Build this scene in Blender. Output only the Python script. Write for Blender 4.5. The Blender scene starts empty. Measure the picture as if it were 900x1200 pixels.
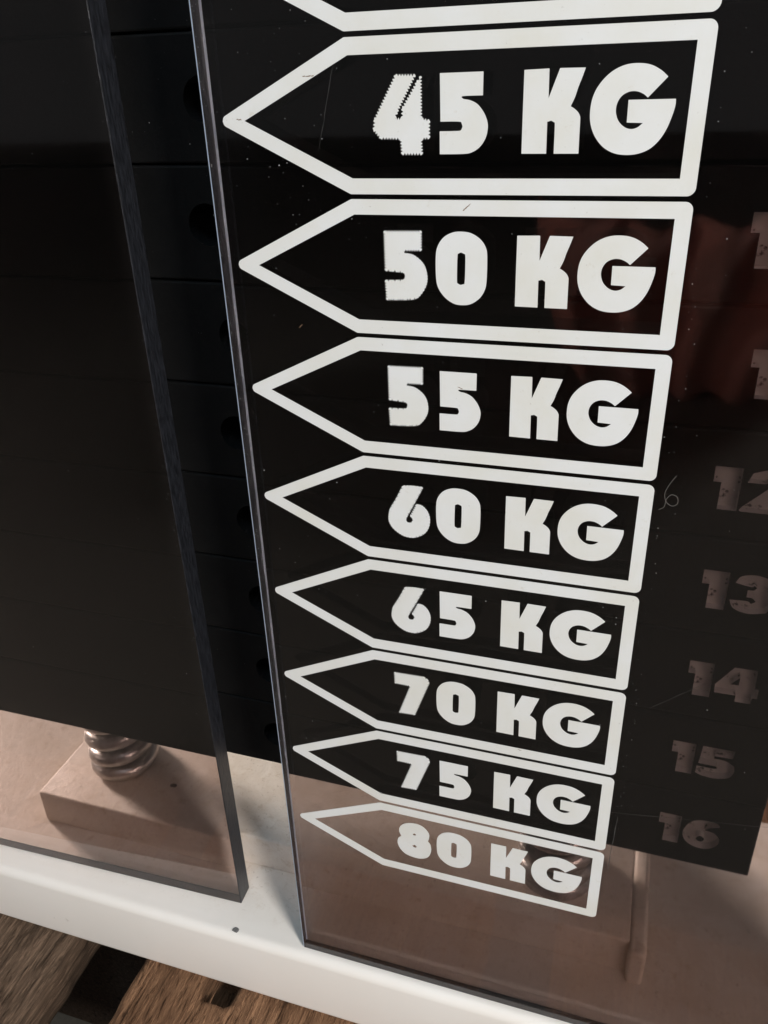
import bpy, bmesh, math, random
from mathutils import Matrix, Vector, noise

S = 0.001            # the scene is written in millimetres and built in metres
scene = bpy.context.scene

# ------------------------------------------------------------------ camera
cam_data = bpy.data.cameras.new('camera')
cam = bpy.data.objects.new('camera', cam_data)
scene.collection.objects.link(cam)
scene.camera = cam
RX = Vector((0.95252892, 0.30282896, -0.03135728))
RY = Vector((0.11545901, -0.45461926, -0.88317074))
RZ = Vector((-0.2817053, 0.83762518, -0.46800232))
cam.matrix_world = Matrix(((RX[0], -RY[0], -RZ[0], 78.51 * S),
                           (RX[1], -RY[1], -RZ[1], -148.27 * S),
                           (RX[2], -RY[2], -RZ[2], 6.06 * S),
                           (0, 0, 0, 1)))
cam_data.sensor_width = 36
cam_data.lens = 28.79
cam_data.clip_start = 0.005
cam_data.clip_end = 100

# ------------------------------------------------------------------ world and lamps
world = bpy.data.worlds.new('World')
scene.world = world
world.use_nodes = True
bg = world.node_tree.nodes['Background']
bg.inputs[0].default_value = (0.93, 0.98, 1.0, 1)
bg.inputs[1].default_value = 0.125

def area_lamp(name, loc, target, size, power, colour):
    d = bpy.data.lights.new(name, 'AREA')
    d.shape = 'DISK'; d.size = size; d.energy = power; d.color = colour
    o = bpy.data.objects.new(name, d)
    scene.collection.objects.link(o)
    o.location = loc
    o.rotation_euler = (Vector(target) - Vector(loc)).to_track_quat('-Z', 'Y').to_euler()
    return o

area_lamp('window_light', (0.95, -0.80, 0.42), (0, 0.03, -0.2), 0.30, 20.5, (1.0, 0.955, 0.905))
area_lamp('ceiling_light', (0.04, -0.36, 0.56), (0, 0, -0.05), 0.26, 1.35, (0.64, 0.84, 1.0))
area_lamp('doorway_light', (-1.12, 0.45, 0.14), (-0.03, 0.05, -0.22), 0.24, 27, (1.0, 0.905, 0.81))

scene.view_settings.view_transform = 'Standard'
scene.view_settings.look = 'None'
scene.view_settings.exposure = 0
scene.view_settings.gamma = 1
scene.view_settings.use_curve_mapping = False
scene.cycles.use_denoising = True
scene.cycles.max_bounces = 14
scene.cycles.transmission_bounces = 12
scene.cycles.caustics_refractive = True
scene.cycles.caustics_reflective = True

# ------------------------------------------------------------------ helpers
def link(o, parent=None):
    scene.collection.objects.link(o)
    if parent is not None:
        o.parent = parent
    return o

def empty(name, loc=(0, 0, 0)):
    o = bpy.data.objects.new(name, None)
    o.empty_display_size = 0.01
    o.location = [c * S for c in loc]
    return link(o)

def tag(o, label, category, group=None):
    o['label'] = label
    o['category'] = category
    if group:
        o['group'] = group
    return o

def mesh_from(bm, mat, smooth=False, scale=True):
    me = bpy.data.meshes.new('mesh')
    bmesh.ops.recalc_face_normals(bm, faces=bm.faces)
    if scale:
        bmesh.ops.scale(bm, vec=(S, S, S), verts=bm.verts)
    bm.to_mesh(me)
    bm.free()
    if mat:
        me.materials.append(mat)
    for p in me.polygons:
        p.use_smooth = smooth
    return me

def add(name, me, parent=None, loc=None):
    o = bpy.data.objects.new(name, me)
    if loc is not None:
        o.location = [c * S for c in loc]
    return link(o, parent)

def box_bm(x0, x1, y0, y1, z0, z1, bevel=0, seg=2):
    bm = bmesh.new()
    bmesh.ops.create_cube(bm, size=1)
    for v in bm.verts:
        v.co = Vector(((x0 + x1) / 2 + v.co.x * (x1 - x0), (y0 + y1) / 2 + v.co.y * (y1 - y0), (z0 + z1) / 2 + v.co.z * (z1 - z0)))
    if bevel:
        bmesh.ops.bevel(bm, geom=list(bm.edges), offset=bevel, segments=seg, profile=0.5, affect='EDGES')
    return bm

def shape_bm(loops, y0, y1):
    """flat outlines in (x, z), filled with their holes and given the depth y0..y1 (mm)"""
    cu = bpy.data.curves.new('outline', 'CURVE')
    cu.dimensions = '2D'
    cu.fill_mode = 'BOTH'
    cu.extrude = abs(y1 - y0) / 2
    for lp in loops:
        sp = cu.splines.new('POLY')
        sp.points.add(len(lp) - 1)
        for p, (x, z) in zip(sp.points, lp):
            p.co = (x, z, 0, 1)
        sp.use_cyclic_u = True
    tmp = bpy.data.objects.new('outline', cu)
    scene.collection.objects.link(tmp)
    dg = bpy.context.evaluated_depsgraph_get()
    me = bpy.data.meshes.new_from_object(tmp.evaluated_get(dg))
    bm = bmesh.new()
    bm.from_mesh(me)
    bpy.data.objects.remove(tmp)
    bpy.data.curves.remove(cu)
    bpy.data.meshes.remove(me)
    ym = (y0 + y1) / 2
    for v in bm.verts:
        x, z, d = v.co
        v.co = Vector((x, ym + d, z))
    bmesh.ops.remove_doubles(bm, verts=bm.verts, dist=1e-4)
    return bm

def smooth_loop(pts, sub=5, corner=42):
    """Catmull-Rom through the points, keeping sharp corners sharp"""
    n = len(pts)
    P = [Vector(p) for p in pts]
    def is_corner(i):
        a = P[i] - P[i - 1]; b = P[(i + 1) % n] - P[i]
        return math.degrees(a.angle(b, 0)) > corner
    cr = [is_corner(i) for i in range(n)]
    out = []
    for i in range(n):
        p1, p2 = P[i], P[(i + 1) % n]
        p0 = p1 + (p1 - p2) if cr[i] else P[i - 1]
        p3 = p2 + (p2 - p1) if cr[(i + 1) % n] else P[(i + 2) % n]
        if cr[i] and cr[(i + 1) % n]:
            out.append(tuple(p1)); continue
        for k in range(sub):
            t = k / sub
            q = 0.5 * ((2 * p1) + (-p0 + p2) * t + (2 * p0 - 5 * p1 + 4 * p2 - p3) * t * t + (-p0 + 3 * p1 - 3 * p2 + p3) * t ** 3)
            out.append(tuple(q))
    return out

def jag_loop(pts, pitch=0.5, amp=0.20):
    """the torn, saw-toothed edge of the tens digits"""
    n = len(pts)
    out = []
    for i in range(n):
        a = Vector(pts[i]); b = Vector(pts[(i + 1) % n])
        d = b - a
        L = d.length
        k = max(1, round(L / pitch))
        nrm = Vector((d.y, -d.x)) / L
        out.append(tuple(a))
        for j in range(k):
            m = a + d * ((j + 0.5) / k)
            out.append(tuple(m - nrm * amp * (1 if j % 1 == 0 else 0)))
            if j < k - 1:
                out.append(tuple(a + d * ((j + 1) / k) + nrm * amp))
    return out

def round_corner(prev, p, nxt, r, n=6):
    p = Vector(p)
    u = (Vector(prev) - p).normalized(); v = (Vector(nxt) - p).normalized()
    ang = u.angle(v)
    d = r / math.tan(ang / 2)
    c = p + (u + v).normalized() * (r / math.sin(ang / 2))
    a = p + u * d; b = p + v * d
    out = []
    for i in range(n + 1):
        q = a.lerp(b, i / n) - c
        out.append(tuple(c + q.normalized() * r))
    return out

def tube_bm(path, r, sides=10, closed=False):
    bm = bmesh.new()
    rings = []
    up = Vector((0, 0, 1))
    N = len(path)
    for i, p in enumerate(path):
        p = Vector(p)
        t = (Vector(path[min(i + 1, N - 1)]) - Vector(path[max(i - 1, 0)])).normalized()
        a = t.cross(up)
        if a.length < 1e-3:
            a = t.cross(Vector((1, 0, 0)))
        a.normalize(); b = t.cross(a)
        rings.append([bm.verts.new(p + (a * math.cos(2 * math.pi * k / sides) + b * math.sin(2 * math.pi * k / sides)) * r) for k in range(sides)])
    for i in range(N - 1):
        for k in range(sides):
            bm.faces.new((rings[i][k], rings[i][(k + 1) % sides], rings[i + 1][(k + 1) % sides], rings[i + 1][k]))
    bm.faces.new(rings[0]); bm.faces.new(rings[-1][::-1])
    return bm

# ------------------------------------------------------------------ materials
def nodes_of(name):
    m = bpy.data.materials.new(name)
    m.use_nodes = True
    nt = m.node_tree
    return m, nt, nt.nodes['Principled BSDF']

def coords(nt, scale=(1, 1, 1), loc=(0, 0, 0)):
    tc = nt.nodes.new('ShaderNodeTexCoord')
    mp = nt.nodes.new('ShaderNodeMapping')
    mp.inputs['Scale'].default_value = scale
    mp.inputs['Location'].default_value = loc
    nt.links.new(tc.outputs['Object'], mp.inputs['Vector'])
    return mp.outputs['Vector']

def noise_node(nt, vec, scale, detail=6, rough=0.6, dist=0.0):
    n = nt.nodes.new('ShaderNodeTexNoise')
    n.inputs['Scale'].default_value = scale
    n.inputs['Detail'].default_value = detail
    n.inputs['Roughness'].default_value = rough
    n.inputs['Distortion'].default_value = dist
    nt.links.new(vec, n.inputs['Vector'])
    return n.outputs['Fac']

def ramp(nt, fac, stops):
    r = nt.nodes.new('ShaderNodeValToRGB')
    el = r.color_ramp.elements
    while len(el) < len(stops):
        el.new(0.5)
    for e, (p, c) in zip(el, stops):
        e.position = p
        e.color = (c, c, c, 1) if isinstance(c, (int, float)) else (*c, 1)
    nt.links.new(fac, r.inputs['Fac'])
    return r.outputs['Color']

def mix(nt, fac, a, b, mode='MIX'):
    m = nt.nodes.new('ShaderNodeMix')
    m.data_type = 'RGBA'
    m.blend_type = mode
    for sock, v in ((m.inputs['Factor'], fac), (m.inputs['A'], a), (m.inputs['B'], b)):
        if isinstance(v, (int, float)):
            sock.default_value = v
        elif isinstance(v, tuple):
            sock.default_value = (*v, 1)
        else:
            nt.links.new(v, sock)
    return m.outputs['Result']

def bump(nt, bsdf, height, strength, dist):
    b = nt.nodes.new('ShaderNodeBump')
    b.inputs['Strength'].default_value = strength
    b.inputs['Distance'].default_value = dist
    nt.links.new(height, b.inputs['Height'])
    nt.links.new(b.outputs['Normal'], bsdf.inputs['Normal'])

def mat_acrylic(name, rough, tint):
    m, nt, b = nodes_of(name)
    v = coords(nt)
    b.inputs['Base Color'].default_value = (*tint, 1)
    b.inputs['Transmission Weight'].default_value = 1
    b.inputs['IOR'].default_value = 1.49
    b.inputs['Roughness'].default_value = rough
    if rough < 0.1:                                     # wiped-over haze
        n = noise_node(nt, coords(nt, (1, 1, 0.5)), 38, 6, 0.65, 0.8)
        r = nt.nodes.new('ShaderNodeMapRange')
        r.inputs['From Min'].default_value = 0.35; r.inputs['From Max'].default_value = 0.75
        r.inputs['To Min'].default_value = rough * 0.6; r.inputs['To Max'].default_value = rough * 2.2
        nt.links.new(n, r.inputs['Value']); nt.links.new(r.outputs['Result'], b.inputs['Roughness'])
    return m

def mat_print():
    m, nt, b = nodes_of('white_print')
    g = nt.nodes.new('ShaderNodeNewGeometry')
    v = g.outputs['Position']
    n1 = noise_node(nt, v, 60, 5)
    n2 = noise_node(nt, v, 1300, 3)
    n3 = noise_node(nt, v, 260, 6, 0.75)
    c = mix(nt, ramp(nt, n1, [(0.38, 0.0), (0.7, 0.8)]), (0.75, 0.76, 0.76), (0.70, 0.69, 0.63))
    c = mix(nt, ramp(nt, n3, [(0.61, 0.0), (0.76, 0.5)]), c, (0.52, 0.46, 0.36))
    c = mix(nt, ramp(nt, n2, [(0.68, 0.0), (0.76, 0.5)]), c, (0.34, 0.31, 0.28))
    nt.links.new(c, b.inputs['Base Color'])
    b.inputs['Roughness'].default_value = 0.42
    bump(nt, b, n2, 0.05, 0.0002)
    return m

def mat_plate():
    m, nt, b = nodes_of('black_plate_paint')
    v = coords(nt)
    n1 = noise_node(nt, v, 35, 6)
    n2 = noise_node(nt, v, 900, 4)
    c = mix(nt, ramp(nt, n1, [(0.35, 0.0), (0.75, 1.0)]), (0.005, 0.0055, 0.006), (0.010, 0.0105, 0.011))
    c = mix(nt, ramp(nt, n2, [(0.70, 0.0), (0.80, 0.5)]), c, (0.08, 0.085, 0.09))
    nt.links.new(c, b.inputs['Base Color'])
    b.inputs['Roughness'].default_value = 0.55
    b.inputs['Specular IOR Level'].default_value = 0.15
    bump(nt, b, n2, 0.25, 0.0003)
    return m

def mat_number():
    m, nt, b = nodes_of('worn_number_paint')
    v = coords(nt)
    n1 = noise_node(nt, v, 300, 5, 0.7)
    n2 = noise_node(nt, v, 120, 5)
    c = mix(nt, ramp(nt, n2, [(0.3, 0.0), (0.7, 1.0)]), (0.42, 0.415, 0.41), (0.56, 0.55, 0.54))
    c = mix(nt, ramp(nt, n1, [(0.61, 0.0), (0.66, 0.9)]), c, (0.03, 0.03, 0.03))
    nt.links.new(c, b.inputs['Base Color'])
    b.inputs['Roughness'].default_value = 0.7
    return m

def mat_cream(name='cream_paint'):
    m, nt, b = nodes_of(name)
    v = coords(nt)
    n1 = noise_node(nt, v, 14, 6, 0.6, 0.4)
    n2 = noise_node(nt, v, 60, 9, 0.72, 0.3)
    n3 = noise_node(nt, v, 620, 4, 0.6)
    n4 = noise_node(nt, coords(nt, (1, 1, 1), (3.1, 1.7, 0.2)), 260, 7, 0.72)
    n5 = noise_node(nt, coords(nt, (1, 1, 1), (1.1, 4.7, 2.2)), 150, 6, 0.6)
    c = mix(nt, ramp(nt, n1, [(0.35, 0.0), (0.70, 1.0)]), (0.86, 0.83, 0.79), (0.83, 0.79, 0.74))
    # settled dust gathers behind the guards, the front lip is wiped clean
    tc = nt.nodes.new('ShaderNodeTexCoord')
    sep = nt.nodes.new('ShaderNodeSeparateXYZ')
    nt.links.new(tc.outputs['Object'], sep.inputs[0])
    back = nt.nodes.new('ShaderNodeMapRange')
    back.inputs['From Min'].default_value = 0.002
    back.inputs['From Max'].default_value = 0.020
    nt.links.new(sep.outputs['Y'], back.inputs['Value'])
    def times(x, k):
        q = nt.nodes.new('ShaderNodeMath'); q.operation = 'MULTIPLY'
        nt.links.new(x, q.inputs[0])
        if isinstance(k, float): q.inputs[1].default_value = k
        else: nt.links.new(k, q.inputs[1])
        return q.outputs[0]
    bk = back.outputs['Result']
    c = mix(nt, times(bk, 0.6), c, (0.73, 0.655, 0.585))
    c = mix(nt, times(ramp(nt, n2, [(0.40, 0.0), (0.72, 0.55)]), bk), c, (0.56, 0.45, 0.35))
    c = mix(nt, times(ramp(nt, n4, [(0.55, 0.0), (0.68, 0.6)]), bk), c, (0.54, 0.44, 0.34))
    c = mix(nt, times(ramp(nt, n3, [(0.62, 0.0), (0.72, 0.65)]), bk), c, (0.34, 0.28, 0.23))
    c = mix(nt, ramp(nt, n5, [(0.70, 0.0), (0.76, 0.5)]), c, (0.55, 0.51, 0.46))
    c = mix(nt, ramp(nt, n3, [(0.74, 0.0), (0.80, 0.5)]), c, (0.36, 0.33, 0.30))
    nt.links.new(c, b.inputs['Base Color'])
    b.inputs['Roughness'].default_value = 0.42
    bump(nt, b, times(mix(nt, 0.5, n4, n2), bk), 0.30, 0.0016)
    return m

def mat_steel():
    m, nt, b = nodes_of('spring_steel')
    v = coords(nt)
    n1 = noise_node(nt, v, 300, 5)
    c = mix(nt, ramp(nt, n1, [(0.4, 0.0), (0.75, 1.0)]), (0.66, 0.655, 0.65), (0.40, 0.37, 0.34))
    nt.links.new(c, b.inputs['Base Color'])
    b.inputs['Metallic'].default_value = 0.85
    b.inputs['Roughness'].default_value = 0.36
    return m

def mat_wood(name, a, bcol, seed):
    m, nt, b = nodes_of(name)
    n1 = noise_node(nt, coords(nt, (1, 0.07, 1), (seed, seed * 0.7, 0)), 420, 9, 0.72, 0.25)
    n2 = noise_node(nt, coords(nt, (1, 0.09, 1), (seed * 2, 0, 0)), 800, 7, 0.75, 0.3)
    n3 = noise_node(nt, coords(nt, (1, 0.5, 1), (seed, 3, 1)), 36, 6, 0.65)
    n4 = noise_node(nt, coords(nt, (1, 0.05, 1), (seed, 5, 2)), 300, 5, 0.7, 0.2)
    c = mix(nt, ramp(nt, n1, [(0.36, 0.0), (0.62, 1.0)]), a, bcol)
    c = mix(nt, ramp(nt, n2, [(0.51, 0.0), (0.60, 0.8)]), c, tuple(min(1, x * 1.6) for x in bcol))
    c = mix(nt, ramp(nt, n1, [(0.32, 0.95), (0.42, 0.0)]), c, tuple(x * 0.22 for x in a))
    c = mix(nt, ramp(nt, n4, [(0.60, 0.0), (0.70, 0.7)]), c, tuple(x * 0.3 for x in a))
    c = mix(nt, ramp(nt, n3, [(0.48, 0.0), (0.72, 0.5)]), c, tuple(x * 0.6 for x in a))
    nt.links.new(c, b.inputs['Base Color'])
    b.inputs['Roughness'].default_value = 0.85
    b.inputs['Specular IOR Level'].default_value = 0.2
    hgt = mix(nt, 0.5, n1, n2)
    bump(nt, b, hgt, 1.0, 0.009)
    return m

def mat_plain(name, col, rough=0.7, metallic=0.0):
    m, nt, b = nodes_of(name)
    v = coords(nt)
    n = noise_node(nt, v, 500, 4)
    c = mix(nt, ramp(nt, n, [(0.3, 0.0), (0.8, 1.0)]), col, tuple(x * 0.72 for x in col))
    nt.links.new(c, b.inputs['Base Color'])
    b.inputs['Roughness'].default_value = rough
    b.inputs['Metallic'].default_value = metallic
    return m

TINT = (0.55, 0.455, 0.43)
M_ACR = mat_acrylic('smoked_acrylic', 0.03, TINT)
M_ACR_EDGE = mat_acrylic('smoked_acrylic_sawn_edge', 0.34, (0.014, 0.0155, 0.020))
M_ACR_EDGE.node_tree.nodes['Principled BSDF'].inputs['Transmission Weight'].default_value = 0.25
_nt = M_ACR_EDGE.node_tree
_n = noise_node(_nt, coords(_nt, (1, 6, 1)), 260, 6, 0.7)                # saw marks across the cut edge
_nt.links.new(ramp(_nt, _n, [(0.35, (0.006, 0.0065, 0.008)), (0.68, (0.030, 0.033, 0.042))]), _nt.nodes['Principled BSDF'].inputs['Base Color'])
bump(_nt, _nt.nodes['Principled BSDF'], _n, 0.4, 0.0006)
M_CHAMFER = mat_acrylic('worn_chamfer_blue_glint', 0.45, (0.62, 0.72, 0.88))  # worn chamfer; the cool blue-white highlight is put into its colour
M_CHAMFER.node_tree.nodes['Principled BSDF'].inputs['Transmission Weight'].default_value = 0.2
M_PRINT = mat_print()
M_PLATE = mat_plate()
M_NUM = mat_number()
M_CREAM = mat_cream()
M_STEEL = mat_steel()
M_ROD = mat_plain('guide_rod_steel', (0.45, 0.44, 0.43), 0.25, 1.0)
M_WOOD_A = mat_wood('grey_brown_board', (0.125, 0.080, 0.053), (0.27, 0.18, 0.122), 0.3)
M_WOOD_B = mat_wood('red_brown_board', (0.21, 0.108, 0.058), (0.41, 0.225, 0.125), 1.9)
M_DARKWOOD = mat_wood('dark_stringer', (0.045, 0.03, 0.02), (0.075, 0.05, 0.035), 4.2)
M_FLOOR = mat_plain('dark_concrete', (0.105, 0.10, 0.088), 0.9)
M_DUST = mat_plain('pale_dust', (0.42, 0.43, 0.44), 0.9)
M_CHIP = mat_plain('grey_chip', (0.16, 0.16, 0.16), 0.8)
M_LINT = mat_plain('lint', (0.26, 0.24, 0.22), 0.9)

# ------------------------------------------------------------------ floor, pallet, base
BASE_Z = -239.0
BOARD_Z = -268.0

fl = add('floor', mesh_from(box_bm(-6000, 6000, -6000, 6000, -372, -362), M_FLOOR))
fl['kind'] = 'structure'

pallet = tag(empty('wooden_pallet', (0, 0, BOARD_Z)), 'rough brown wooden pallet under the white machine base', 'pallet')

def board(x0, x1, mat, seed, notch=None):
    y0, y1, th = -62, 420, 19
    bm = bmesh.new()
    nx, ny = max(6, int((x1 - x0) / 2.2)), 220
    rnd = random.Random(seed)
    grid = []
    for i in range(nx + 1):
        col = []
        for j in range(ny + 1):
            # most of the points lie in front, where the board is seen
            t = j / ny
            y = y0 + (y1 - y0) * (t ** 1.6)
            x = x0 + (x1 - x0) * i / nx
            f = noise.fractal(Vector((x * 0.35 + seed, y * 0.05, seed)), 0.8, 2.1, 4)
            g = noise.noise(Vector((x * 0.9, y * 0.16, seed * 3)))
            z = -0.9 + 0.75 * f + 0.5 * g
            e = min(x - x0, x1 - x)
            if e < 2.5:
                z -= (2.5 - e) ** 2 * 0.22
            xx = x
            if i in (0, nx):
                xx += 0.9 * noise.noise(Vector((y * 0.12, seed, 7)))
            if notch:
                nx0, nx1, ny0, ny1 = notch
                dx = min(x - nx0, nx1 - x); dy = min(y - ny0, ny1 - y)
                if dx > 0 and dy > 0:
                    z -= min(1, dx / 1.5) * min(1, dy / 1.2) * 12
            col.append(bm.verts.new((xx, y, min(z, -0.02))))
        grid.append(col)
    for i in range(nx):
        for j in range(ny):
            bm.faces.new((grid[i][j], grid[i + 1][j], grid[i + 1][j + 1], grid[i][j + 1]))
    # sides and underside
    ring = [grid[i][0] for i in range(nx + 1)] + [grid[nx][j] for j in range(1, ny + 1)] + \
           [grid[i][ny] for i in range(nx - 1, -1, -1)] + [grid[0][j] for j in range(ny - 1, 0, -1)]
    low = [bm.verts.new((v.co.x, v.co.y, -th)) for v in ring]
    ring = [bm.verts.new(v.co) for v in ring]          # a crisp arris: the sides do not share the top's shading
    n = len(ring)
    for k in range(n):
        bm.faces.new((ring[k], low[k], low[(k + 1) % n], ring[(k + 1) % n]))
    bm.faces.new(low[::-1])
    bo = add('board', mesh_from(bm, mat, True), pallet)
    if seed > 5:
        return bo
    # torn fibres standing up from the sawn face
    bm = bmesh.new()
    for _ in range(520):
        x = rnd.uniform(x0 + 2, x1 - 2); y = rnd.uniform(-45, 2)
        if notch and notch[0] - 1 < x < notch[1] + 1 and y > notch[2] - 2:
            continue
        if y > -4.5:
            continue
        L = rnd.uniform(2.0, 9.0); w = rnd.uniform(0.10, 0.38); a = rnd.gauss(0, 0.10)
        d = Vector((math.sin(a), math.cos(a), 0)); p = Vector((d.y, -d.x, 0))
        if (Vector((x, y, 0)) + d * L).y > -3.6:
            continue
        f = noise.fractal(Vector((x * 0.35 + seed, y * 0.05, seed)), 0.8, 2.1, 4)
        z = min(-0.02, -0.9 + 0.75 * f + 0.5 * noise.noise(Vector((x * 0.9, y * 0.16, seed * 3))))
        c0 = Vector((x, y, z)); lift = rnd.uniform(0.0, 0.5)
        v = [bm.verts.new(q) for q in (c0 - p * w * 0.3 - d * L * 0.05, c0 + d * L * 0.5 - p * w + Vector((0, 0, -0.1)), c0 + d * L * 0.5 + p * w + Vector((0, 0, -0.1)), c0 + d * L * 0.5 + Vector((0, 0, w + lift * 0.5)), c0 + d * L + Vector((0, 0, lift)))]
        for t in ((0, 1, 3), (0, 3, 2), (0, 2, 1), (4, 3, 1), (4, 2, 3), (4, 1, 2)):
            bm.faces.new([v[k] for k in t])
    o = add('splinters', mesh_from(bm, mat), bo)
    o['kind'] = 'stuff'
    return bo

board(-205, -95.5, M_WOOD_A, 1.3)
board(-67, 48, M_WOOD_B, 2.7, notch=(-40.5, -30.5, -8.5, 3))
board(72, 190, M_WOOD_B, 5.1)
board(-330, -232, M_WOOD_B, 6.4)
board(214, 330, M_WOOD_A, 8.2)
for y in (14, 150, 380):
    add('stringer', mesh_from(box_bm(-330, 330, y, y + 70, -94, -19.2, 1), M_DARKWOOD), pallet)

base = tag(empty('machine_base', (0, 0, BOARD_Z)), 'dirty cream white painted steel base of the weight machine', 'base')
bm = box_bm(-420, 420, -3.2, 98, 0, BASE_Z - BOARD_Z, 3.0, 5)
add('base_frame', mesh_from(bm, M_CREAM, True), base)
fm = base.children[0].data
# bumper bar that carries the springs
bm = box_bm(-118, 94.5, 24.3, 78, 29.0, 43.5, 0.9, 3)
bar = add('bumper_bar', mesh_from(bm, M_CREAM, True), base)
bm = box_bm(94.3, 99.4, 20.5, 84, 29.0, 43.8, 1.5, 4)
add('end_lip', mesh_from(bm, M_CREAM, True), bar)

def blob(name, x, y, z, r, h, mat, parent, seed):
    bm = bmesh.new()
    rnd = random.Random(seed)
    ring = []
    for k in range(12):
        a = 2 * math.pi * k / 12
        q = r * rnd.uniform(0.8, 1.15)
        ring.append(bm.verts.new((x + q * math.cos(a), y + 0.75 * q * math.sin(a), z)))
    top = [bm.verts.new(((v.co.x - x) * 0.75 + x, (v.co.y - y) * 0.75 + y, z + h)) for v in ring]
    for k in range(12):
        bm.faces.new((ring[k], ring[(k + 1) % 12], top[(k + 1) % 12], top[k]))
    bm.faces.new(top)
    return add(name, mesh_from(bm, mat), parent)

blob('paint_chip', -27.6, -0.4, 29.0, 1.25, 0.25, M_CHIP, base, 3)
blob('paint_chip', -70.5, 41, 43.5, 1.4, 0.2, M_CHIP, bar, 4)

# ------------------------------------------------------------------ springs and guide rods
def coil(cx, cy, z0, z1, R, r, turns, phase):
    path = []
    n = int(turns * 30)
    zz0, zz1 = z0 + r, z1 - r
    for i in range(n + 1):
        t = i / n
        # closed, nearly flat end turns
        u = t * turns
        if u < 0.8: zt = 0
        elif u > turns - 0.8: zt = 1
        else: zt = (u - 0.8) / (turns - 1.6)
        a = 2 * math.pi * u + phase
        path.append((cx + R * math.cos(a), cy + R * math.sin(a), zz0 + (zz1 - zz0) * zt))
    return tube_bm(path, r, 12)

PLATE_BOTTOM = -186.2
SPRINGS = ((-95, 47.5, 'on the left behind the plain smoked panel', 0.5), (70, 43.0, 'behind the 80 KG arrow print', 2.4))
for cx, cy, lab, ph in SPRINGS:
    sp = empty('coil_spring', (cx, cy, BASE_Z + 14.5))
    lab = 'grey steel coil spring ' + lab
    tag(sp, lab, 'spring', 'bumper springs under the weight stack')
    bm = coil(0, 0, 0.0, PLATE_BOTTOM - (BASE_Z + 14.5), 9.8, 3.0, 5.7, ph)
    add('coil', mesh_from(bm, M_STEEL, True), sp)

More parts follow.
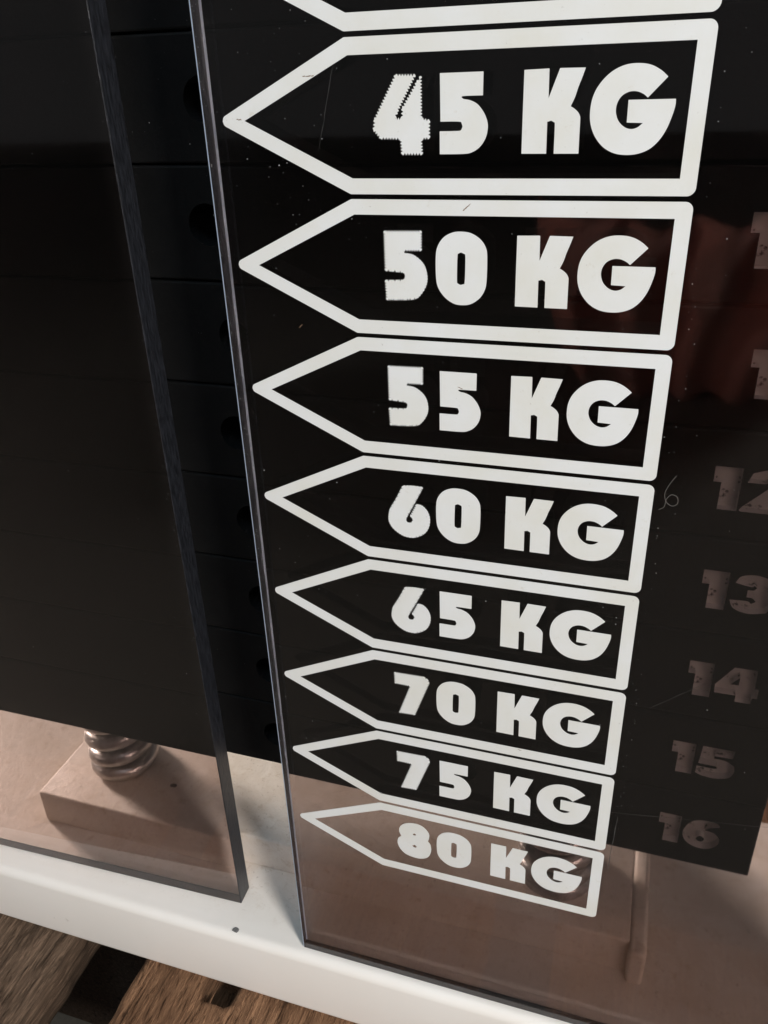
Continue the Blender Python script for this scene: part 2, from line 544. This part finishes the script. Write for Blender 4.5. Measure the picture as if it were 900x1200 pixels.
# ------------------------------------------------------------------ glyphs
G = {
    'K': [(54.92,6.51), (58.87,6.59), (58.98,2.36), (60.55,6.59), (64.5,6.54), (64.08,5.24), (63.55,3.8), (63.16,2.48), (62.57,1.14), (63.2,0.77), (63.77,0.29), (64.11,-0.26), (64.21,-0.81), (64.26,-3.3), (64.31,-5.84), (60.32,-5.82), (60.23,-1.57), (60.08,-1.15), (59.61,-0.89), (58.98,-1.05), (59.08,-5.81), (55.01,-5.78), (54.95,0.19)],
    'G': [(76.97,4.91), (75.9,5.78), (74.42,6.54), (72.72,6.86), (70.77,6.77), (68.99,6.13), (67.52,5.01), (66.36,3.46), (65.78,1.74), (65.69,-0.29), (66.03,-1.94), (66.82,-3.48), (68.14,-4.89), (69.86,-5.8), (71.81,-6.09), (73.7,-5.91), (75.36,-5.23), (76.66,-4.01), (77.6,-2.39), (78.21,-0.52), (78.5,0.92), (78.47,1.84), (71.42,1.85), (71.47,-1.37), (73.93,-1.47), (73.14,-2.1), (72.15,-2.31), (71.09,-1.96), (70.13,-1.05), (69.66,0.18), (69.74,1.38), (70.36,2.43), (71.44,2.99), (72.58,3.01), (73.61,2.61), (74.29,2.1)],
    '5s': [(41.04,6.49), (48.3,6.51), (48.29,3.06), (45.06,3.03), (44.74,2.81), (45.13,2.58), (46.18,2.39), (47.47,1.74), (48.55,0.46), (49.12,-0.83), (49.22,-1.97), (48.87,-3.4), (47.94,-4.7), (46.66,-5.48), (45.19,-5.74), (41.04,-5.77), (41.01,-2.2), (44.16,-2.18), (44.71,-2.05), (44.93,-1.56), (44.79,-1.04), (44.34,-0.77), (41.14,-0.72)],
    '4': [(33.38,6.45), (36.83,6.35), (33.57,0.9), (33.14,-0.14), (34.39,-0.17), (34.49,1.46), (37.04,5.23), (37.8,6.18), (37.84,-0.2), (39.23,-0.51), (39.21,-3.23), (37.8,-3.33), (37.92,-5.75), (34.27,-5.72), (34.08,-3.29), (30.45,-3.18), (29.22,-1.82), (29.45,-0.2)],
    '5j': [(30.58,6.81), (37.6,6.94), (37.56,3.58), (34.17,3.5), (34.15,2.96), (35.16,2.87), (36.17,2.61), (37.54,1.59), (38.28,0.42), (38.6,-1.24), (38.34,-2.7), (37.35,-4.32), (35.79,-5.3), (30.7,-5.59), (30.55,-2), (33.92,-1.89), (34.37,-1.63), (34.53,-1.02), (34.34,-0.54), (33.96,-0.38), (30.61,-0.18)],
    '0': [(44.91,7), (46.71,6.76), (48.39,5.78), (49.38,4.45), (49.71,2.86), (49.72,-1.09), (49.46,-3), (48.52,-4.59), (46.94,-5.7), (45.32,-5.99), (43.69,-5.77), (42.05,-4.74), (40.79,-3.09), (40.34,-1.18), (40.29,2.6), (40.67,4.47), (41.77,5.99), (43.34,6.81)],
    '0i': [(44.95,3.42), (45.51,3.21), (45.76,2.63), (45.71,-1.71), (45.4,-2.2), (44.9,-2.31), (44.45,-2.11), (44.25,-1.52), (44.3,2.71), (44.54,3.23)],
    '6': [(33.02,6.18), (35.14,6.43), (37.37,6.35), (35.59,2.64), (33.89,-0.73), (33.49,-1.61), (33.61,-2.3), (34.24,-2.57), (34.88,-2.4), (35.22,-1.8), (35.03,-1.13), (34.58,-0.78), (35.95,2.15), (37.08,2.02), (38.19,0.94), (38.8,-0.76), (38.59,-2.87), (37.52,-4.7), (35.46,-5.89), (33.41,-5.9), (31.87,-5.21), (30.48,-3.99), (29.75,-2.4), (29.88,-0.7), (30.22,0.59), (31.57,3.09)],
    '7': [(29.86,6.74), (37.17,6.88), (38.14,6.23), (38.42,5.26), (34.74,-5.42), (30.8,-5.57), (33.79,3.36), (29.92,3.48)],
    '8': [(32.69,7.03), (35.07,7.26), (36.95,6.34), (38.13,4.55), (38.12,2.8), (37.8,1.59), (38.49,0.49), (38.73,-1.43), (38.31,-3.6), (37.33,-5.06), (35.55,-5.9), (33.44,-5.94), (31.33,-5.28), (29.89,-3.72), (29.22,-1.68), (29.43,0.18), (30.33,1.36), (29.78,2.96), (29.92,4.54), (30.91,6.03)],
    '8a': [(33.58,3.17), (34.13,3.48), (34.57,3.09), (34.24,2.63), (33.73,2.69)],
    '8b': [(33.35,-1.35), (34.16,-0.95), (34.7,-1.57), (34.3,-2.06), (33.6,-1.94)],
}

GL = {}
for k in ('K', 'G', '5s', '0', '0i', '8', '8a', '8b'):
    GL[k] = smooth_loop(G[k])
for k in ('4', '7'):
    GL[k] = jag_loop(G[k])
for k in ('5j', '6'):
    GL[k] = jag_loop(smooth_loop(G[k], 3))

# ------------------------------------------------------------------ smoked panels
PANEL_T = 6.5
def panel(x0, x1, z0, z1, bevel, chamfer):
    bm = box_bm(x0, x1, 0, PANEL_T, z0, z1, bevel, 2)
    bmesh.ops.recalc_face_normals(bm, faces=bm.faces)
    for f in bm.faces:
        n = f.normal
        f.material_index = 0 if abs(n.y) > 0.95 else (1 if abs(n.z) > 0.97 or abs(n.x) > 0.97 else 2 if abs(n.z) < 0.2 else 1)
    me = mesh_from(bm, M_ACR)
    me.materials.append(M_ACR_EDGE)
    me.materials.append(chamfer)
    return me

def dust(name, spots, parent, y, mat=M_DUST):
    """settled specks: tiny irregular flakes lying on a vertical face"""
    bm = bmesh.new()
    rnd = random.Random(len(spots))
    for x, z, r in spots:
        k = rnd.randint(4, 6)
        a0 = rnd.uniform(0, 6.28)
        el = rnd.uniform(0.5, 1.0)
        rot = rnd.uniform(0, 3.14)
        ring = []
        for i in range(k):
            a = a0 + 2 * math.pi * i / k
            px, pz = r * math.cos(a) * rnd.uniform(0.7, 1.1), r * el * math.sin(a) * rnd.uniform(0.7, 1.1)
            ring.append(bm.verts.new((x + px * math.cos(rot) - pz * math.sin(rot), y, z + px * math.sin(rot) + pz * math.cos(rot))))
        top = bm.verts.new((x, y - min(0.08, r * 0.5), z))
        for i in range(k):
            bm.faces.new((ring[i], ring[(i + 1) % k], top))
    o = add(name, mesh_from(bm, mat), parent)
    o['kind'] = 'stuff'
    return o

LX0, LX1, TOP = -3.8, 186.0, 210.0
lp = empty('smoked_panel', (0, 0, BASE_Z))
tag(lp, 'smoked acrylic panel printed with white kilogram arrows', 'panel', 'smoked guard panels')
Z0 = -BASE_Z                      # local height of the 45 KG row's centre line
add('acrylic_sheet', panel(LX0, LX1, 0.3, TOP - BASE_Z, 0.42, M_CHAMFER), lp)

PITCH = 25.4
s_, w_, h_, t_, ti_ = 24.5, 83.18, 12.28, 2.64, 4.75
outer = []
pts = [(0, 0), (s_, h_), (w_, h_), (w_, -h_), (s_, -h_)]
rad = [1.0, 0.8, 1.3, 1.3, 0.8]
pts[0] = (-0.9, 0)
for i, p in enumerate(pts):
    outer += round_corner(pts[i - 1], p, pts[(i + 1) % 5], rad[i])
inner = [(ti_, 0), (s_ + 0.5, h_ - t_), (w_ - t_, h_ - t_), (w_ - t_, -h_ + t_), (s_ + 0.5, -h_ + t_)]
frame_me = mesh_from(shape_bm([outer, inner], -0.06, 0.01), M_PRINT)
glyph_me = {}
def glyph(key):
    if key not in glyph_me:
        loops = {'0': ['0', '0i'], '8': ['8', '8a', '8b']}.get(key, [key])
        glyph_me[key] = mesh_from(shape_bm([GL[k] for k in loops], -0.06, 0.01), M_PRINT)
    return glyph_me[key]
DX0 = 10.6   # from the tens place to the units place
for r, txt in zip(range(-1, 8), ('40', '45', '50', '55', '60', '65', '70', '75', '80')):
    fr = add('arrow_frame', frame_me, lp, (0, 0, Z0 - r * PITCH))
    fr['label'] = 'white arrow outline marked %s KG' % txt
    tens = {'4': '4', '5': '5j', '6': '6', '7': '7', '8': '8'}[txt[0]]
    units = {'0': '0', '5': '5s'}[txt[1]]
    add('digit', glyph(tens), fr)
    add('digit', glyph(units), fr)
    add('letter', glyph('K'), fr)
    add('letter', glyph('G'), fr)

rnd = random.Random(11)
spots = []
for _ in range(230):
    spots.append((rnd.uniform(-2, 125), Z0 + rnd.uniform(-225, 20), rnd.choice((0.06, 0.07, 0.09, 0.12, 0.16))))
for _ in range(110):                                   # along the sawn left edge
    spots.append((LX0 + 0.5 + abs(rnd.gauss(0, 0.5)), Z0 + rnd.uniform(-225, 20), rnd.uniform(0.05, 0.13)))
for _ in range(60):                                    # smudged corner near the 45 KG arrow tip
    spots.append((rnd.gauss(14, 9), Z0 + rnd.gauss(-4, 14), rnd.uniform(0.05, 0.13)))
for _ in range(70):                                    # along the edge of the printed film
    spots.append((85.1 + rnd.gauss(0, 0.5), Z0 + rnd.uniform(-200, 15), rnd.uniform(0.05, 0.14)))
dust('dust', spots, lp, -0.005)

def scratch(parent, a, b, w=0.06, seed=0, y=-0.004, mat=None):
    bm = bmesh.new()
    n = 14
    rnd = random.Random(seed)
    A = Vector((a[0], 0, a[1])); B = Vector((b[0], 0, b[1]))
    d = (B - A).normalized(); p = Vector((-d.z, 0, d.x))
    L, Rr = [], []
    for i in range(n + 1):
        q = A.lerp(B, i / n) + p * rnd.gauss(0, 0.05)
        ww = w * rnd.uniform(0.3, 1.0) * (0.2 if i in (0, n) else 1)
        L.append(bm.verts.new(q + p * ww + Vector((0, y, 0)))); Rr.append(bm.verts.new(q - p * ww + Vector((0, y, 0))))
    for i in range(n):
        bm.faces.new((L[i], Rr[i], Rr[i + 1], L[i + 1]))
    return add('scratch', mesh_from(bm, mat or M_SCR), parent)
M_SCR = mat_plain('scratch_grey', (0.055, 0.052, 0.05), 0.6)
scratch(lp, (22.5, Z0 + 9), (18.6, Z0 - 5.5), 0.05, 1)
scratch(lp, (66, Z0 - 154), (121, Z0 - 145), 0.05, 2)
scratch(lp, (85.0, Z0 - 152), (84.4, Z0 - 172), 0.10, 3)
scratch(lp, (88, Z0 - 118), (99, Z0 - 108), 0.05, 4)
M_MARK = mat_plain('brown_mark', (0.20, 0.12, 0.07), 0.8)
for k, (ax, az, bx_, bz) in enumerate(((45.2, -14.9, 46.6, -13.7), (16.6, 6.7, 18.8, 6.8), (3.2, 0.3, 4.2, 0.2), (44.6, -47.2, 45.6, -47.6), (60.4, -137.0, 61.2, -137.2), (12.2, -37.4, 13.0, -36.6))):
    scratch(lp, (ax, Z0 + az), (bx_, Z0 + bz), 0.10, 20 + k, -0.066, M_MARK)

# a curl of lint caught on the edge of the film beside the 55 and 60 KG arrows
path = []
rnd = random.Random(5)
x, z = 87.4, -63.0
ctrl = [(90.2, -65.5), (89.3, -67.6), (89.6, -69.6), (88.6, -71.4), (88.0, -73.4), (88.5, -75.2), (89.6, -75.9), (90.5, -75.2), (90.3, -73.9), (89.2, -73.6), (88.4, -74.6), (88.2, -76.2), (87.2, -77.0), (86.7, -78.4), (86.9, -79.8)]
ctrl = [(a - 2.9, c + 8.1) for a, c in ctrl[2:-2]]
for i in range(len(ctrl) - 1):
    p0 = ctrl[max(0, i - 1)]; p1 = ctrl[i]; p2 = ctrl[i + 1]; p3 = ctrl[min(len(ctrl) - 1, i + 2)]
    for k in range(8):
        t = k / 8
        q = [0.5 * (2 * p1[j] + (p2[j] - p0[j]) * t + (2 * p0[j] - 5 * p1[j] + 4 * p2[j] - p3[j]) * t * t + (-p0[j] + 3 * p1[j] - 3 * p2[j] + p3[j]) * t ** 3) for j in (0, 1)]
        path.append((q[0], -0.10 - 0.25 * abs(math.sin(i * 0.9 + t)), q[1]))
lint = add('lint_curl', mesh_from(tube_bm(path, 0.036, 6), M_LINT, True))
tag(lint, 'thin grey curl of lint stuck beside the 60 KG arrow', 'lint')

# plain panel on the other side of the pin slot, standing a little further back
pl = empty('smoked_panel', (-30.0, 8.7, BASE_Z))
tag(pl, 'plain smoked acrylic panel without any print', 'panel', 'smoked guard panels')
pl.rotation_euler = (0, 0, math.radians(1.75))
add('acrylic_sheet', panel(-186, 0, 0.3, TOP - BASE_Z, 0.22, M_ACR_EDGE), pl)
rnd = random.Random(23)
spots = [(rnd.uniform(-100, -1), Z0 + rnd.uniform(-225, 20), rnd.choice((0.06, 0.07, 0.09, 0.12))) for _ in range(70)]
spots += [(-0.6 - abs(rnd.gauss(0, 0.4)), Z0 + rnd.uniform(-225, 20), rnd.uniform(0.05, 0.1)) for _ in range(40)]
dust('dust', spots, pl, -0.005)

# ------------------------------------------------------------------ weight stack
N1 = [(0, 10), (5.5, 10), (5.5, 0), (1.6, 0), (1.6, 6.4), (0, 6.4)]
NUM = {
 '1': [N1],
 '0': [smooth_loop([(4.6, 10.1), (7.6, 9.2), (9.2, 5), (7.6, 0.8), (4.6, -0.1), (1.6, 0.8), (0, 5), (1.6, 9.2)]), smooth_loop([(4.6, 7.2), (5.4, 5), (4.6, 2.8), (3.8, 5)], 5, 120)],
 '2': [smooth_loop([(0.4, 6.9), (1.2, 9.1), (4.4, 10.1), (7.8, 9.2), (8.8, 7.2), (8.0, 5.2), (5.4, 2.8), (9.0, 2.8), (9.0, 0), (0, 0), (0, 0.9), (4.4, 5.6), (4.9, 6.7), (4.3, 7.3), (3.7, 6.9)], 4, 50)],
 '3': [smooth_loop([(0.6, 7.6), (1.6, 9.4), (4.6, 10.1), (8.0, 9.3), (8.8, 7.3), (7.6, 5.4), (9.2, 3.2), (8.0, 0.7), (4.6, -0.1), (1.2, 0.8), (0, 3.0), (3.6, 3.2), (4.6, 2.6), (5.5, 3.3), (4.6, 4.1), (3.4, 4.2), (3.4, 6.1), (4.6, 6.2), (5.2, 6.9), (4.6, 7.4), (3.9, 7.0)], 4, 50)],
 '4': [[(3.6, 9.9), (8.6, 9.9), (8.8, 4.6), (9.7, 4.6), (9.7, 1.8), (8.6, 1.8), (8.5, 0), (5.0, 0), (5.0, 1.8), (0.2, 1.8), (0, 4.2)], [(5.2, 7.2), (5.2, 4.9), (3.4, 4.9)]],
 '5': [smooth_loop([(0.8, 9.9), (8.3, 9.9), (8.1, 7.4), (3.8, 7.3), (3.8, 6.5), (6.6, 6.3), (8.7, 5.1), (9.0, 3.2), (8.0, 1.0), (5.0, 0), (1.8, 0.2), (0, 0.9), (0.1, 3.2), (3.8, 3.1), (5.0, 3.4), (4.6, 4.0), (0.4, 4.1)], 4, 50)],
 '6': [smooth_loop([(4.6, 10.1), (7.9, 9.9), (8.8, 8.8), (6.3, 7.8), (5.2, 6.7), (7.6, 6.3), (9.2, 4.4), (8.8, 1.9), (6.6, 0.1), (3.6, 0), (1.0, 1.6), (0, 4.6), (1.0, 7.9), (2.6, 9.5)], 4, 60), smooth_loop([(4.5, 4.3), (5.6, 3.5), (4.9, 2.4), (3.9, 2.6), (3.6, 3.6)], 4, 120)],
 '7': [[(0, 10), (8.8, 10), (8.8, 7.6), (5.4, 0), (1.6, 0), (4.8, 7.0), (0, 7.0)]],
 '8': [smooth_loop([(4.6, 10.1), (8.0, 9.2), (8.7, 7.4), (7.8, 5.4), (9.2, 3.0), (8.0, 0.7), (4.6, -0.1), (1.2, 0.7), (0, 3.0), (1.4, 5.4), (0.5, 7.4), (1.2, 9.2)], 4, 80), smooth_loop([(4.6, 7.6), (5.2, 7.0), (4.6, 6.4), (4.0, 7.0)], 4, 120), smooth_loop([(4.6, 3.7), (5.4, 2.9), (4.6, 2.1), (3.8, 2.9)], 4, 120)],
}
NUM['9'] = [[(9.2 - x, 10 - z) for x, z in lp_] for lp_ in NUM['6']]

PX0, PX1, PYF, PD, PP = -155.0, 121.0, 24.0, 52.0, 25.3
SHIFT = {10: -2.2, 11: 2.0, 12: -1.2, 13: 0.1, 14: 0.6, 15: 0.0, 16: -0.1}
ordinal = {16: 'lowest of all', **{16 - k: w + ' from the bottom' for k, w in enumerate(('', 'second', 'third', 'fourth', 'fifth', 'sixth', 'seventh', 'eighth', 'ninth', 'tenth')) if k}}
def grow(lp_, e):
    c = Vector((sum(p[0] for p in lp_) / len(lp_), sum(p[1] for p in lp_) / len(lp_)))
    return [tuple(c + (Vector(p) - c) * e) for p in lp_]
for n in range(7, 17):
    z0 = PLATE_BOTTOM + (16 - n) * PP
    dx = SHIFT.get(n, 0.5)
    h = PP - 0.45
    root = empty('weight_plate', (dx, PYF, z0))
    pos = ordinal[n]
    tag(root, 'black steel weight plate numbered %d, %s of the stack' % (n, pos), 'weight plate', 'weight plates of the stack')
    txt = str(n)
    loops = []
    nz = 6.8
    xx = 96.6
    for ch in (txt if len(txt) == 2 else ' ' + txt):
        if ch == ' ':
            xx += 6.3; continue
        lps = [[(x + xx, z + nz) for x, z in lp_] for lp_ in NUM[ch]]
        loops.append(lps)
        xx += 6.3
    rect = [(PX0, 0), (PX1, 0), (PX1, h), (PX0, h)]
    hole = [(-16.9 + 4.6 * math.cos(a * math.pi / 16), h / 2 + 4.6 * math.sin(a * math.pi / 16)) for a in range(32)]
    bm = shape_bm([rect, hole] + [l for ls in loops for l in ls], 0, PD)
    bm.normal_update()
    for f in bm.faces:
        c = f.calc_center_median()
        if abs(f.normal.y) < 0.2 and 90 < c.x < 118 and 4 < c.z < 20:
            f.material_index = 1
    ed = [e for e in bm.edges if all(v.co.y < 0.01 and (abs(v.co.x - PX0) < .01 or abs(v.co.x - PX1) < .01 or abs(v.co.z) < .01 or abs(v.co.z - h) < .01) for v in e.verts)
          and (abs(e.verts[0].co.x - e.verts[1].co.x) < .01 or abs(e.verts[0].co.z - e.verts[1].co.z) < .01)]
    bmesh.ops.bevel(bm, geom=ed, offset=0.5, segments=2, profile=0.5, affect='EDGES')
    me = mesh_from(bm, M_PLATE)
    me.materials.append(M_NUM)
    body = add('plate_body', me, root)
    for lps in loops:
        outer_l = lps[0]
        bm = shape_bm([grow(outer_l, 1.02)] , 2.2, 6.0)
        add('number', mesh_from(bm, M_NUM), body)
    rd = random.Random(n)
    dust('dust', [(rd.uniform(-60, 118), rd.uniform(1, h - 1), rd.choice((0.05, 0.06, 0.08))) for _ in range(30)], root, -0.01)

for cx, cy, lab, ph in SPRINGS:
    bm = tube_bm([(0, 0, 0), (0, 0, PLATE_BOTTOM - (BASE_Z + 14.5) - 0.1)], 6.3, 24)
    g_ = add('guide_rod', mesh_from(bm, M_ROD, True), None, (cx, cy, BASE_Z + 14.5))
    tag(g_, 'steel guide rod inside the coil spring ' + lab, 'rod', 'guide rods of the stack')

# ------------------------------------------------------------------ unseen cloth, added behind the viewer for a reddish reflection in the acrylic
M_CLOTH = mat_plain('red_brown_cloth', (0.66, 0.33, 0.28), 0.95)
bm = bmesh.new()
NX, NZ = 60, 40
gridc = []
for i in range(NX + 1):
    col = []
    for j in range(NZ + 1):
        x = -55 + 330 * i / NX
        z = -362 + (262 + 14 * noise.noise(Vector((x * 0.02, 3, 0)))) * j / NZ
        y = -560 - (max(0, -160 - z) * 1.7) - 0.008 * max(0, z + 130) ** 2 - 0.05 * max(0, 20 - x) ** 2 + 20 * math.sin(x * 0.11 + 0.6 * math.sin(z * 0.02)) + 12 * noise.noise(Vector((x * 0.03, z * 0.02, 5)))
        col.append(bm.verts.new((x, y, z)))
    gridc.append(col)
for i in range(NX):
    for j in range(NZ):
        bm.faces.new((gridc[i][j], gridc[i + 1][j], gridc[i + 1][j + 1], gridc[i][j + 1]))
bmesh.ops.solidify(bm, geom=list(bm.faces), thickness=3.0)
cl = add('reflection_cloth', mesh_from(bm, M_CLOTH, True))
tag(cl, 'red brown cloth added out of view for the dim reflection around 50 KG', 'cloth')
